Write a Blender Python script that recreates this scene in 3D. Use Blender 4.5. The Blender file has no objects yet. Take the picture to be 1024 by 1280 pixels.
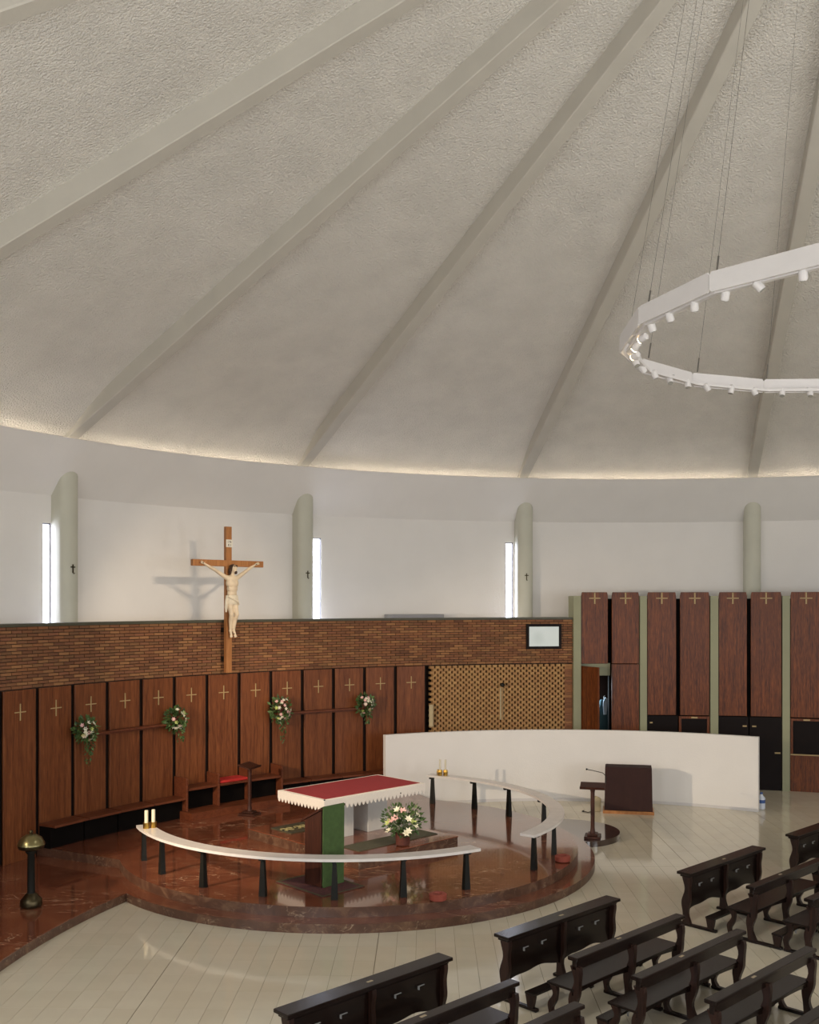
import bpy, bmesh, math, random
from mathutils import Vector, Matrix
random.seed(7)
D2R = math.pi / 180
# ------------------------------------------------------------------ camera
F, HZ, EYE = 1265.5, 753.0, 4.9          # focal length and horizon in pixels of the 1024x1280 frame, eye height in m
CX, CY = 5.95, 12.23                     # centre of the round hall
PX, PY = -1.126, 19.607                  # centre of the round podium
AX = 133.8                               # direction of the altar axis seen from the hall centre, degrees
scene = bpy.context.scene
cam_d = bpy.data.cameras.new('camera'); cam = bpy.data.objects.new('camera', cam_d)
scene.collection.objects.link(cam)
cam.location = (0, 0, EYE); cam.rotation_euler = (math.pi/2, 0, 0)
cam_d.sensor_fit = 'VERTICAL'; cam_d.sensor_height = 36.0; cam_d.lens = 36.0*F/1280
cam_d.shift_y = (HZ-640)/1280; cam_d.clip_end = 200
scene.camera = cam
# ------------------------------------------------------------------ world, exposure, large lights
w = bpy.data.worlds.new('world'); scene.world = w; w.use_nodes = True
w.node_tree.nodes['Background'].inputs[0].default_value = (.75, .85, 1, 1)
w.node_tree.nodes['Background'].inputs[1].default_value = .6
vs = scene.view_settings
vs.view_transform = 'Standard'; vs.look = 'None'; vs.gamma = 1; vs.use_curve_mapping = False
vs.exposure = 0.38
scene.cycles.use_denoising = True
scene.cycles.max_bounces = 8; scene.cycles.diffuse_bounces = 5
scene.cycles.sample_clamp_indirect = 6
def polar(r, a, z=0.0):
    return Vector((CX + r*math.cos(a*D2R), CY + r*math.sin(a*D2R), z))
def light(name, kind, loc, target, energy, color, **kw):
    d = bpy.data.lights.new(name, kind); d.energy = energy; d.color = color
    for k, v in kw.items(): setattr(d, k, v)
    o = bpy.data.objects.new(name, d); scene.collection.objects.link(o); o.location = loc
    o.rotation_euler = (Vector(target)-Vector(loc)).to_track_quat('-Z', 'Y').to_euler()
    return o
DAY = (.93, .96, 1.0); WARM = (1.0, .80, .58)
# fill light added at the unseen apex of the cone
light('apex_fill', 'AREA', (CX, CY, 14.9), (CX, CY, 0), 160, (1, .98, .95), shape='DISK', size=3.2)
# added area lights for unseen windows on the entrance side, behind the camera
for a, e in ((200, 180), (228, 260), (258, 290), (286, 310), (314, 330), (342, 190)):
    light('entrance_fill', 'AREA', polar(15.6, a, 4.6), polar(0, a, 3.4), e, DAY, shape='RECTANGLE', size=2.6, size_y=4.6)
# stage spotlight on the left gallery, aimed at the altar
light('gallery_spot', 'SPOT', (-8.3, 11.6, 4.6), (0.2, 22.6, .7), 2600, WARM, spot_size=46*D2R, spot_blend=.6, shadow_soft_size=.07)

# ------------------------------------------------------------------ materials
def lin(c):
    r = []
    for x in c:
        x /= 255.0
        r.append(x/12.92 if x <= .04045 else ((x+.055)/1.055)**2.4)
    return (r[0], r[1], r[2], 1)
def new_mat(name):
    m = bpy.data.materials.new(name); m.use_nodes = True
    nt = m.node_tree; return m, nt, nt.nodes['Principled BSDF']
def N(nt, t, **kw):
    n = nt.nodes.new(t)
    for k, v in kw.items():
        if isinstance(k, str) and hasattr(n, k): setattr(n, k, v)
    return n
def ramp(nt, stops):
    n = nt.nodes.new('ShaderNodeValToRGB')
    e = n.color_ramp.elements
    while len(e) > 1: e.remove(e[-1])
    e[0].position = stops[0][0]; e[0].color = stops[0][1]
    for p, c in stops[1:]:
        q = e.new(p); q.color = c
    return n
def plain(name, c, rough=.5, metal=0, var=.06, scale=6, bump=0, bscale=60, emit=None, estr=0, coat=0, spec=.5):
    m, nt, b = new_mat(name)
    tc = N(nt, 'ShaderNodeTexCoord'); no = N(nt, 'ShaderNodeTexNoise'); no.inputs['Scale'].default_value = scale
    no.inputs['Detail'].default_value = 4
    nt.links.new(tc.outputs['Object'], no.inputs['Vector'])
    l = lin(c); d = tuple(x*(1-var) for x in l[:3])+(1,); u = tuple(min(1, x*(1+var)) for x in l[:3])+(1,)
    r = ramp(nt, [(.3, d), (.7, u)])
    nt.links.new(no.outputs['Fac'], r.inputs['Fac']); nt.links.new(r.outputs['Color'], b.inputs['Base Color'])
    b.inputs['Roughness'].default_value = rough; b.inputs['Metallic'].default_value = metal
    b.inputs['Specular IOR Level'].default_value = spec
    if coat: b.inputs['Coat Weight'].default_value = coat; b.inputs['Coat Roughness'].default_value = .1
    if bump:
        n2 = N(nt, 'ShaderNodeTexNoise'); n2.inputs['Scale'].default_value = bscale; n2.inputs['Detail'].default_value = 3
        nt.links.new(tc.outputs['Object'], n2.inputs['Vector'])
        bp = N(nt, 'ShaderNodeBump'); bp.inputs['Strength'].default_value = 1; bp.inputs['Distance'].default_value = bump
        nt.links.new(n2.outputs['Fac'], bp.inputs['Height']); nt.links.new(bp.outputs['Normal'], b.inputs['Normal'])
    if emit:
        b.inputs['Emission Color'].default_value = lin(emit); b.inputs['Emission Strength'].default_value = estr
    return m
def rand_node(nt):
    """one random number per object and per loose piece of a mesh"""
    oi = N(nt, 'ShaderNodeObjectInfo'); ge = N(nt, 'ShaderNodeNewGeometry')
    ad = N(nt, 'ShaderNodeMath', operation='ADD'); fr = N(nt, 'ShaderNodeMath', operation='FRACT')
    nt.links.new(oi.outputs['Random'], ad.inputs[0]); nt.links.new(ge.outputs['Random Per Island'], ad.inputs[1])
    nt.links.new(ad.outputs[0], fr.inputs[0]); return fr.outputs[0]
def pieces(name, cols, rough=.7, bump=.002, bscale=80, spec=.5, mulf=.35):
    m, nt, b = new_mat(name)
    r = ramp(nt, [(i/(len(cols)-1), lin(c)) for i, c in enumerate(cols)])
    nt.links.new(rand_node(nt), r.inputs['Fac'])
    tc = N(nt, 'ShaderNodeTexCoord'); no = N(nt, 'ShaderNodeTexNoise'); no.inputs['Scale'].default_value = bscale
    nt.links.new(tc.outputs['Object'], no.inputs['Vector'])
    mx = N(nt, 'ShaderNodeMix', data_type='RGBA', blend_type='MULTIPLY'); mx.inputs['Factor'].default_value = mulf
    nt.links.new(r.outputs['Color'], mx.inputs['A']); nt.links.new(no.outputs['Fac'], mx.inputs['B'])
    nt.links.new(mx.outputs['Result'], b.inputs['Base Color'])
    b.inputs['Roughness'].default_value = rough; b.inputs['Specular IOR Level'].default_value = spec
    if bump:
        bp = N(nt, 'ShaderNodeBump'); bp.inputs['Distance'].default_value = bump
        nt.links.new(no.outputs['Fac'], bp.inputs['Height']); nt.links.new(bp.outputs['Normal'], b.inputs['Normal'])
    return m
def wood(name, dark, light_, rough=.4, axis='Z', scale=1.0, stripe=.5):
    m, nt, b = new_mat(name)
    tc = N(nt, 'ShaderNodeTexCoord'); mp = N(nt, 'ShaderNodeMapping')
    oi = N(nt, 'ShaderNodeObjectInfo'); ad = N(nt, 'ShaderNodeVectorMath', operation='ADD')
    ml = N(nt, 'ShaderNodeMath', operation='MULTIPLY'); ml.inputs[1].default_value = 37.0
    nt.links.new(oi.outputs['Random'], ml.inputs[0])
    nt.links.new(tc.outputs['Object'], ad.inputs[0]); nt.links.new(ml.outputs[0], ad.inputs[1])
    s = {'Z': (9, 9, .45), 'X': (.45, 9, 9), 'Y': (9, .45, 9)}[axis]
    mp.inputs['Scale'].default_value = tuple(x*scale for x in s)
    nt.links.new(ad.outputs[0], mp.inputs['Vector'])
    n1 = N(nt, 'ShaderNodeTexNoise'); n1.inputs['Scale'].default_value = 1.6; n1.inputs['Detail'].default_value = 7
    n1.inputs['Distortion'].default_value = .8; nt.links.new(mp.outputs[0], n1.inputs['Vector'])
    n2 = N(nt, 'ShaderNodeTexNoise'); n2.inputs['Scale'].default_value = 9; n2.inputs['Detail'].default_value = 3
    nt.links.new(mp.outputs[0], n2.inputs['Vector'])
    mx = N(nt, 'ShaderNodeMix', data_type='FLOAT'); mx.inputs['Factor'].default_value = stripe
    nt.links.new(n1.outputs['Fac'], mx.inputs['A']); nt.links.new(n2.outputs['Fac'], mx.inputs['B'])
    r = ramp(nt, [(.33, lin(dark)), (.5, lin(tuple((p+q)/2 for p, q in zip(dark, light_)))), (.68, lin(light_))])
    nt.links.new(mx.outputs['Result'], r.inputs['Fac']); nt.links.new(r.outputs['Color'], b.inputs['Base Color'])
    b.inputs['Roughness'].default_value = rough; b.inputs['Specular IOR Level'].default_value = .28
    bp = N(nt, 'ShaderNodeBump'); bp.inputs['Distance'].default_value = .0006
    nt.links.new(n2.outputs['Fac'], bp.inputs['Height']); nt.links.new(bp.outputs['Normal'], b.inputs['Normal'])
    return m
def marble(name, base, patch, vein, rough=.14, sc=1.0, coat=.6):
    m, nt, b = new_mat(name)
    tc = N(nt, 'ShaderNodeTexCoord')
    n1 = N(nt, 'ShaderNodeTexNoise'); n1.inputs['Scale'].default_value = 1.3*sc; n1.inputs['Detail'].default_value = 8
    n1.inputs['Roughness'].default_value = .65; n1.inputs['Distortion'].default_value = 1.2
    nt.links.new(tc.outputs['Object'], n1.inputs['Vector'])
    r1 = ramp(nt, [(.3, lin(tuple(x*.86 for x in base))), (.5, lin(base)), (.7, lin(patch))])
    nt.links.new(n1.outputs['Fac'], r1.inputs['Fac'])
    mp = N(nt, 'ShaderNodeMapping'); mp.inputs['Rotation'].default_value = (0, 0, .6); mp.inputs['Scale'].default_value = (.55, 1.5, 1)
    nt.links.new(tc.outputs['Object'], mp.inputs['Vector'])
    n2 = N(nt, 'ShaderNodeTexNoise'); n2.inputs['Scale'].default_value = 1.5*sc; n2.inputs['Detail'].default_value = 5
    n2.inputs['Distortion'].default_value = 2.2; nt.links.new(mp.outputs[0], n2.inputs['Vector'])
    r2 = ramp(nt, [(.488, (0, 0, 0, 1)), (.5, (1, 1, 1, 1)), (.512, (0, 0, 0, 1))])
    nt.links.new(n2.outputs['Fac'], r2.inputs['Fac'])
    n3 = N(nt, 'ShaderNodeTexNoise'); n3.inputs['Scale'].default_value = .9*sc; nt.links.new(tc.outputs['Object'], n3.inputs['Vector'])
    r3 = ramp(nt, [(.44, (0, 0, 0, 1)), (.62, (.8, .8, .8, 1))]); nt.links.new(n3.outputs['Fac'], r3.inputs['Fac'])
    mu = N(nt, 'ShaderNodeMath', operation='MULTIPLY'); nt.links.new(r2.outputs['Color'], mu.inputs[0]); nt.links.new(r3.outputs['Color'], mu.inputs[1])
    mx = N(nt, 'ShaderNodeMix', data_type='RGBA'); nt.links.new(mu.outputs[0], mx.inputs['Factor'])
    nt.links.new(r1.outputs['Color'], mx.inputs['A']); mx.inputs['B'].default_value = lin(vein)
    nt.links.new(mx.outputs['Result'], b.inputs['Base Color']); b.inputs['Roughness'].default_value = rough
    b.inputs['Coat Weight'].default_value = coat; b.inputs['Coat Roughness'].default_value = .05; b.inputs['Coat IOR'].default_value = 1.65
    return m
MT = {}
MT['plaster'] = plain('white_plaster', (230, 226, 221), .8, var=.02, scale=1.2, bump=.002, bscale=25)
MT['pillar'] = plain('grey_cream_paint', (196, 194, 178), .6, var=.03, scale=2)
MT['column'] = plain('olive_grey_paint', (146, 146, 116), .5, var=.04, scale=2)
MT['ceiling'] = plain('rough_stucco', (231, 226, 217), .9, var=.05, scale=1.5, bump=.06, bscale=30)
MT['rib'] = plain('painted_concrete', (194, 189, 178), .7, var=.03, scale=2, bump=.003, bscale=20)
MT['mortar'] = plain('mortar', (46, 31, 22), .9, var=.1)
MT['brick'] = pieces('brick_clay', [(116, 74, 48), (152, 100, 62), (130, 84, 56), (170, 120, 76), (124, 86, 54), (146, 94, 64)], .8)
MT['lattice'] = pieces('lattice_brick_clay', [(178, 136, 86), (190, 148, 96), (172, 128, 82), (184, 140, 92)], .8)
MT['panel_wood'] = wood('chancel_veneer', (86, 44, 24), (140, 84, 48), .38)
MT['rpanel_wood'] = wood('striped_veneer', (54, 24, 11), (144, 78, 36), .36, scale=1.6, stripe=.55)
MT['bench_wood'] = wood('bench_wood', (84, 42, 26), (124, 70, 44), .4, 'X')
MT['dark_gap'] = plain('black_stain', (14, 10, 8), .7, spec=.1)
MT['black_door'] = plain('black_brown_lacquer', (20, 11, 8), .4, spec=.1)
MT['pew'] = wood('dark_walnut', (18, 11, 9), (34, 21, 16), .22, 'X')
MT['pew_v'] = wood('dark_walnut_upright', (26, 15, 11), (56, 33, 25), .38, 'Z')
MT['marble'] = marble('red_marble', (118, 66, 46), (138, 86, 60), (204, 178, 148))
MT['riser'] = marble('brown_marble_edge', (88, 60, 46), (124, 94, 72), (190, 168, 140), .35, 2.5, 0)
MT['darkdisc'] = marble('dark_red_marble', (54, 33, 26), (66, 42, 33), (90, 66, 54), .1)
MT['tile'] = pieces('cream_tile', [(212, 202, 180), (215, 206, 184), (210, 200, 177), (213, 204, 182)], .09, bump=0, bscale=3, mulf=.12)
MT['grout'] = plain('tile_grout', (120, 108, 88), .8)
MT['rail'] = plain('white_marble', (222, 216, 210), .25, var=.05, scale=5)
MT['iron'] = plain('black_green_iron', (24, 24, 20), .5, spec=.25)
MT['brass'] = plain('brass', (176, 140, 66), .28, metal=1, var=.1)
MT['gilt'] = plain('pale_gilt', (178, 154, 108), .6)
MT['bronze'] = plain('dark_bronze', (70, 62, 44), .3, metal=.9, var=.25)
MT['bronze_lid'] = plain('green_bronze', (128, 120, 84), .28, metal=.9, var=.2)
MT['steel'] = plain('steel', (190, 190, 190), .3, metal=1)
MT['white_metal'] = plain('white_enamel', (210, 206, 204), .4, var=.02)
MT['red_cloth'] = plain('red_cloth', (142, 36, 40), .85, var=.05, scale=20)
MT['red_cushion'] = plain('red_velvet', (196, 44, 40), .8, var=.08)
MT['lace'] = plain('white_lace', (224, 216, 206), .85, var=.05, scale=40)
MT['altar_stone'] = plain('pale_stone', (206, 206, 202), .5, var=.04)
MT['green_cloth'] = plain('green_brocade', (68, 92, 46), .7, var=.14, scale=14)
MT['ambo_wood'] = wood('ambo_wood', (44, 24, 18), (76, 42, 30), .4)
MT['rug_red'] = plain('dark_red_carpet', (74, 34, 34), .95, var=.35, scale=22)
MT['rug_green'] = plain('grey_green_carpet', (72, 70, 54), .95, var=.12, scale=20)
MT['rug_dark'] = plain('patterned_carpet', (78, 70, 46), .95, var=.3, scale=14)
MT['rug_motif'] = plain('cream_carpet_motif', (158, 146, 100), .95, var=.1, scale=14)
MT['terracotta'] = plain('terracotta', (142, 66, 50), .7)
MT['pot'] = plain('brown_wicker', (92, 48, 38), .6, var=.2, scale=30)
MT['leaf'] = pieces('leaf', [(48, 70, 32), (72, 100, 48), (100, 128, 70), (58, 84, 40)], .5, bump=0)
MT['petal_w'] = plain('white_petal', (236, 230, 206), .6)
MT['petal_p'] = plain('pink_petal', (232, 186, 180), .6)
MT['petal_g'] = plain('lime_petal', (196, 206, 120), .6)
MT['wax'] = plain('wax', (238, 228, 196), .4)
MT['glass'] = plain('candle_glass', (214, 206, 184), .15)
MT['cross_wood'] = wood('cross_wood', (150, 98, 56), (186, 130, 80), .45)
MT['skin'] = plain('painted_carving', (226, 206, 176), .5, var=.1, scale=9)
MT['hair'] = plain('dark_carved_hair', (66, 44, 30), .6)
MT['loin'] = plain('ivory_carved_cloth', (226, 214, 190), .6, var=.08, scale=12)
MT['hookgrey'] = plain('pale_nickel', (150, 150, 148), .4)
MT['plate'] = plain('cream_plate', (150, 134, 108), .6)
MT['paper'] = plain('paper', (226, 220, 206), .8)
MT['ink'] = plain('ink', (60, 44, 34), .8)
MT['maroon'] = plain('maroon_cloth', (50, 26, 22), .9, var=.1, scale=6)
MT['beige'] = plain('beige_board', (176, 160, 126), .7)
MT['copinggreen'] = plain('green_stone_coping', (74, 72, 56), .5, var=.1)
MT['grey'] = plain('grey_metal', (150, 150, 152), .5)
MT['blue_white'] = plain('plastic_bottle', (214, 220, 232), .3)
MT['blue'] = plain('blue_label', (60, 90, 150), .4)
MT['teal'] = plain('teal_vestment', (44, 74, 84), .8)
MT['lightgrey'] = plain('pale_vestment', (176, 190, 206), .8)
MT['window'] = plain('daylight_glass', (235, 238, 250), .3, emit=(228, 234, 255), estr=12)
MT['winframe'] = plain('window_frame', (150, 150, 156), .5)
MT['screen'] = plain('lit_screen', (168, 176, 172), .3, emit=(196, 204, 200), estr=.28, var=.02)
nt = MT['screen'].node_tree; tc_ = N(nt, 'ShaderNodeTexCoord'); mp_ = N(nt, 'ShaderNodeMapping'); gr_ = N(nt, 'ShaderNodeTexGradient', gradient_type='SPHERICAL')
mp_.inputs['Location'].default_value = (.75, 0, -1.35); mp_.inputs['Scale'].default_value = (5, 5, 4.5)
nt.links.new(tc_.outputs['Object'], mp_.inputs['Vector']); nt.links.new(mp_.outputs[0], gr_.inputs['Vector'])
rp_ = ramp(nt, [(0, lin((206, 212, 208))), (1, lin((150, 164, 160)))]); nt.links.new(gr_.outputs['Fac'], rp_.inputs['Fac'])  # soft dark reflection painted into the screen's emission colour
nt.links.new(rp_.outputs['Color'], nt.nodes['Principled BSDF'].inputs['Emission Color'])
MT['lamp_on'] = plain('lit_lamp', (255, 240, 210), .3, emit=(255, 226, 180), estr=14)
MT['lamp_off'] = plain('lamp_lens', (150, 148, 140), .1)
MT['cable'] = plain('grey_wire', (96, 92, 84), .5)
MT['cove'] = plain('cove_tube', (255, 244, 224), .3, emit=(255, 248, 238), estr=5.5)

# ------------------------------------------------------------------ mesh helpers
COL = scene.collection
class MB:
    def __init__(s): s.v = []; s.f = []
    def add(s, v, f, M=None):
        o = len(s.v)
        s.v += [tuple(M @ Vector(p)) if M else tuple(p) for p in v]
        s.f += [tuple(i+o for i in q) for q in f]; return s
    def box(s, x0, x1, y0, y1, z0, z1, M=None):
        return s.add([(x0,y0,z0),(x1,y0,z0),(x1,y1,z0),(x0,y1,z0),(x0,y0,z1),(x1,y0,z1),(x1,y1,z1),(x0,y1,z1)],
                     [(0,3,2,1),(4,5,6,7),(0,1,5,4),(1,2,6,5),(2,3,7,6),(3,0,4,7)], M)
    def prism(s, poly, lo, hi, plane='xy', M=None):
        """polygon in a plane pushed along the third axis; poly counter-clockwise"""
        n = len(poly)
        def P(p, t): return {'xy': (p[0], p[1], t), 'xz': (p[0], t, p[1]), 'yz': (t, p[0], p[1])}[plane]
        v = [P(p, lo) for p in poly] + [P(p, hi) for p in poly]
        f = [tuple(range(n-1, -1, -1)), tuple(range(n, 2*n))] + [(i, (i+1) % n, n+(i+1) % n, n+i) for i in range(n)]
        if plane == 'xz': f = [tuple(reversed(q)) for q in f]
        return s.add(v, f, M)
    def lathe(s, prof, n=20, M=None, cap=True):
        v = []; f = []
        for r, z in prof:
            for i in range(n):
                a = 2*math.pi*i/n; v.append((r*math.cos(a), r*math.sin(a), z))
        for j in range(len(prof)-1):
            for i in range(n):
                f.append((j*n+i, j*n+(i+1) % n, (j+1)*n+(i+1) % n, (j+1)*n+i))
        if cap:
            f.append(tuple(range(n-1, -1, -1))); k = (len(prof)-1)*n; f.append(tuple(range(k, k+n)))
        return s.add(v, f, M)
    def tube(s, pts, r, n=8, M=None):
        pts = [Vector(p) for p in pts]; v = []; f = []
        rr = r if isinstance(r, (list, tuple)) else [r]*len(pts)
        for j, p in enumerate(pts):
            t = (pts[min(j+1, len(pts)-1)]-pts[max(j-1, 0)]).normalized()
            a = t.orthogonal().normalized() if j == 0 else (pa - t*pa.dot(t)).normalized()
            pa = a; b = t.cross(a)
            for i in range(n):
                q = 2*math.pi*i/n; v.append(p + (a*math.cos(q)+b*math.sin(q))*rr[j])
        for j in range(len(pts)-1):
            for i in range(n): f.append((j*n+i, j*n+(i+1) % n, (j+1)*n+(i+1) % n, (j+1)*n+i))
        f.append(tuple(range(n-1, -1, -1))); k = (len(pts)-1)*n; f.append(tuple(range(k, k+n)))
        return s.add(v, f, M)
    def arc(s, r0, r1, a0, a1, z0, z1, step=1.0):
        """solid ring sector about the origin, angles in degrees"""
        if a1 < a0: a0, a1 = a1, a0
        n = max(1, int(math.ceil((a1-a0)/step))); v = []; f = []
        for i in range(n+1):
            a = (a0+(a1-a0)*i/n)*D2R; c, q = math.cos(a), math.sin(a)
            v += [(r0*c, r0*q, z0), (r1*c, r1*q, z0), (r1*c, r1*q, z1), (r0*c, r0*q, z1)]
        for i in range(n):
            b = 4*i
            for k in range(4): f.append((b+k, b+(k+1) % 4, b+4+(k+1) % 4, b+4+k))
        f.append((3, 2, 1, 0)); b = 4*n; f.append((b, b+1, b+2, b+3))
        f = [tuple(reversed(q)) for q in f]
        return s.add(v, f)
    def revolve(s, prof, a0=0, a1=360, n=192):
        """open surface of revolution about z, profile of (r, z)"""
        k = len(prof); v = []; f = []; full = abs(a1-a0-360) < 1e-6
        m = n if full else n+1
        for i in range(m):
            a = (a0+(a1-a0)*i/n)*D2R
            for r, z in prof: v.append((r*math.cos(a), r*math.sin(a), z))
        for i in range(n):
            j = (i+1) % m
            for q in range(k-1): f.append((i*k+q, i*k+q+1, j*k+q+1, j*k+q))
        return s.add(v, f)
    def ball(s, c, r, n=10, m=6, sc=(1,1,1), M=None):
        v = [(c[0], c[1], c[2]-r*sc[2])]; f = []
        for j in range(1, m):
            t = -math.pi/2+math.pi*j/m
            for i in range(n):
                a = 2*math.pi*i/n
                v.append((c[0]+r*sc[0]*math.cos(t)*math.cos(a), c[1]+r*sc[1]*math.cos(t)*math.sin(a), c[2]+r*sc[2]*math.sin(t)))
        v.append((c[0], c[1], c[2]+r*sc[2])); e = len(v)-1
        for i in range(n):
            f.append((0, 1+(i+1) % n, 1+i)); f.append((e, 1+(m-2)*n+i, 1+(m-2)*n+(i+1) % n))
            for j in range(m-2): f.append((1+j*n+i, 1+j*n+(i+1) % n, 1+(j+1)*n+(i+1) % n, 1+(j+1)*n+i))
        return s.add(v, f, M)
    def mesh(s, name, mat, smooth=False, bevel=0):
        me = bpy.data.meshes.new(name); me.from_pydata(s.v, [], s.f)
        bm = bmesh.new(); bm.from_mesh(me)
        if bevel: bmesh.ops.bevel(bm, geom=bm.edges[:], offset=bevel, segments=1, affect='EDGES', clamp_overlap=True)
        if smooth:
            for fc in bm.faces: fc.smooth = True
            for e in bm.edges:
                if len(e.link_faces) == 2 and e.calc_face_angle(0) > .7: e.smooth = False
        bm.to_mesh(me); bm.free(); me.materials.append(MT[mat]); return me
    def build(s, name, mat, parent=None, smooth=False, bevel=0, loc=None, rz=0):
        return put(name, s.mesh(name, mat, smooth, bevel), parent, loc, rz)
def put(name, me, parent=None, loc=None, rz=0):
    o = bpy.data.objects.new(name, me); COL.objects.link(o)
    if parent: o.parent = parent
    if loc is not None: o.location = loc
    if rz: o.rotation_euler = (0, 0, rz)
    return o
def tag(o, label=None, cat=None, group=None, kind=None):
    if label: o['label'] = label
    if cat: o['category'] = cat
    if group: o['group'] = group
    if kind: o['kind'] = kind
    return o
def thing(name, label, cat, loc, rz=0, group=None):
    o = bpy.data.objects.new(name, None); COL.objects.link(o); o.empty_display_size = .2
    o.location = loc; o.rotation_euler = (0, 0, rz); return tag(o, label, cat, group)
def copy_tree(o, parent=None):
    c = o.copy(); COL.objects.link(c); c.parent = parent
    for ch in list(o.children): copy_tree(ch, c)
    return c
def fr(a): return (a-90)*D2R                  # heading whose local y points outward from the hall centre
def pz(x, y, z):                              # pixel -> point on the level plane z
    Z = F*(EYE-z)/(y-HZ); return Vector(((x-512)/F*Z, Z, z))
def pr(x, y, r):                              # pixel -> point on the cylinder r about the hall axis: (angle, z)
    a = (x-512)/F; A = 1+a*a; B = -2*(a*CX+CY); c = CX*CX+CY*CY-r*r
    Z = (-B+math.sqrt(B*B-4*A*c))/(2*A); X = a*Z
    return math.degrees(math.atan2(Z-CY, X-CX)), EYE-(y-HZ)*Z/F
UA = (AX-90)*D2R; U = Vector((math.cos(UA), math.sin(UA), 0)); V = Vector((-math.sin(UA), math.cos(UA), 0))
def uv(u, v, z=0.0): return Vector((PX, PY, 0))+U*u+V*v+Vector((0, 0, z))
def in_view(p, m=0):
    if p[1] < .5: return False
    x = 512+F*p[0]/p[1]; y = HZ-F*(p[2]-EYE)/p[1]
    return -m < x < 1024+m and -m < y < 1280+m
HALL = (CX, CY, 0)
# ------------------------------------------------------------------ the hall: floor
R_FEET, R_WALL, R_SCR = 15.36, 16.3, 14.64
Z_LIP, Z_COVE = 8.25, 7.14
fl = MB().lathe([(R_WALL+.3, -.1), (R_WALL+.3, -.008)], 96).build('floor', 'grout', None, loc=HALL)
tag(fl, 'cream tiled floor of the round hall', 'floor', kind='structure')
TW, TL, G = .2787, .5574, .004
ga = -math.atan(21/F); gx = Vector((math.cos(ga), math.sin(ga), 0)); gy = Vector((-math.sin(ga), math.cos(ga), 0))
g0 = pz(466, 1220, 0)
tiles = []
for i in range(-80, 120):
    for j in range(-32, 40):
        wx = i//10; wy = j//10
        p = g0 + gx*((i+.5)*TW) + gy*((j+.5)*TL)
        d = math.hypot(p.x-CX, p.y-CY)
        if d > R_WALL-.3: continue
        if math.hypot(p.x-PX, p.y-PY) < 4.25: continue
        # wider movement joints on every tenth line
        x0 = -TW/2+(G+.004 if i % 10 == 0 else G/2); y0 = -TL/2+(G+.003 if j % 10 == 0 else .001)
        tiles.append((p, x0, y0))
def covered(p):
    d = math.hypot(p.x-CX, p.y-CY); a = math.degrees(math.atan2(p.y-CY, p.x-CX))
    return math.hypot(p.x-PX, p.y-PY) < 4.75 or (d > 11.3 and 115 < a < 181)
vis = sorted([t for t in tiles if in_view(t[0]) and not covered(t[0])], key=lambda t: t[0].length)
near = set(id(t) for t in vis[:300])
tm = MB().box(-TW/2+G/2, TW/2-G/2, -TL/2+.001, TL/2-.001, -.03, 0).mesh('tile', 'tile')
tm2 = MB().box(-TW/2+G+.004, TW/2-G/2, -TL/2+.001, TL/2-.001, -.03, 0).mesh('tile', 'tile')
rest = MB()
for t in tiles:
    p, x0, y0 = t; l = p - Vector(HALL)
    if id(t) in near:
        put('tile', tm2 if x0 > -TW/2+G else tm, fl, (l.x, l.y, 0), ga)
    else:
        M = Matrix.Translation((l.x, l.y, 0)) @ Matrix.Rotation(ga, 4, 'Z')
        rest.add([(x0,y0,-.03),(TW/2-G/2,y0,-.03),(TW/2-G/2,TL/2-.001,-.03),(x0,TL/2-.001,-.03),(x0,y0,0),(TW/2-G/2,y0,0),(TW/2-G/2,TL/2-.001,0),(x0,TL/2-.001,0)],
                 [(4,5,6,7),(0,1,5,4),(1,2,6,5),(2,3,7,6),(3,0,4,7)], M)
tag(rest.build('far_tiles', 'tile', fl), kind='stuff')
# ------------------------------------------------------------------ podium, platforms (red marble)
R1, R2 = 4.64, 4.33
RB = R_SCR + .02
def circ_pts(R, a0, a1, n=90): return [(PX-CX+R*math.cos((a0+(a1-a0)*i/n)*D2R), PY-CY+R*math.sin((a0+(a1-a0)*i/n)*D2R)) for i in range(n+1)]
def pod_hit(R, a):              # where the hall radius at angle a meets the podium circle (far side from the hall centre)
    dx, dy = math.cos(a*D2R), math.sin(a*D2R); ox, oy = CX-PX, CY-PY
    b = ox*dx+oy*dy; c = ox*ox+oy*oy-R*R; t = -b+math.sqrt(max(0, b*b-c)); x, y = CX+t*dx, CY+t*dy
    return math.degrees(math.atan2(y-PY, x-PX)), t
AL, AR = 152.2, 115.4
def plat(R, z0, z1, name, label):
    aL, tL = pod_hit(R, AL); aR, tR = pod_hit(R, AR)
    aL %= 360; aR %= 360
    poly = circ_pts(R, aL, aR+360, 120)
    arc = [(RB*math.cos(a*D2R), RB*math.sin(a*D2R)) for a in [AR+(AL-AR)*i/40 for i in range(41)]]
    poly = poly + arc
    m = MB(); n = len(poly)
    v = [(p[0], p[1], z0) for p in poly]+[(p[0], p[1], z1) for p in poly]
    o = put(name, MB().add(v, [tuple(range(n, 2*n))]).mesh(name, 'marble'), None, HALL)
    tag(o, label, 'podium', kind='structure')
    MB().add(v, [(i, (i+1) % n, n+(i+1) % n, n+i) for i in range(n)]).build('riser', 'riser', o)
    return o
plat(R2, .14, .30, 'altar_podium', 'upper level of the round red marble podium around the altar')
st = MB(); c1 = circ_pts(R1, 0, 360, 160)[:-1]; n1 = len(c1)
sv = [(p[0], p[1], 0) for p in c1]+[(p[0], p[1], .14) for p in c1]
so = put('podium_step', MB().add(sv, [tuple(range(n1, 2*n1))]).mesh('podium_step', 'marble'), None, HALL)
tag(so, 'low curved red marble step round the podium foot', 'step', kind='structure')
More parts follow.
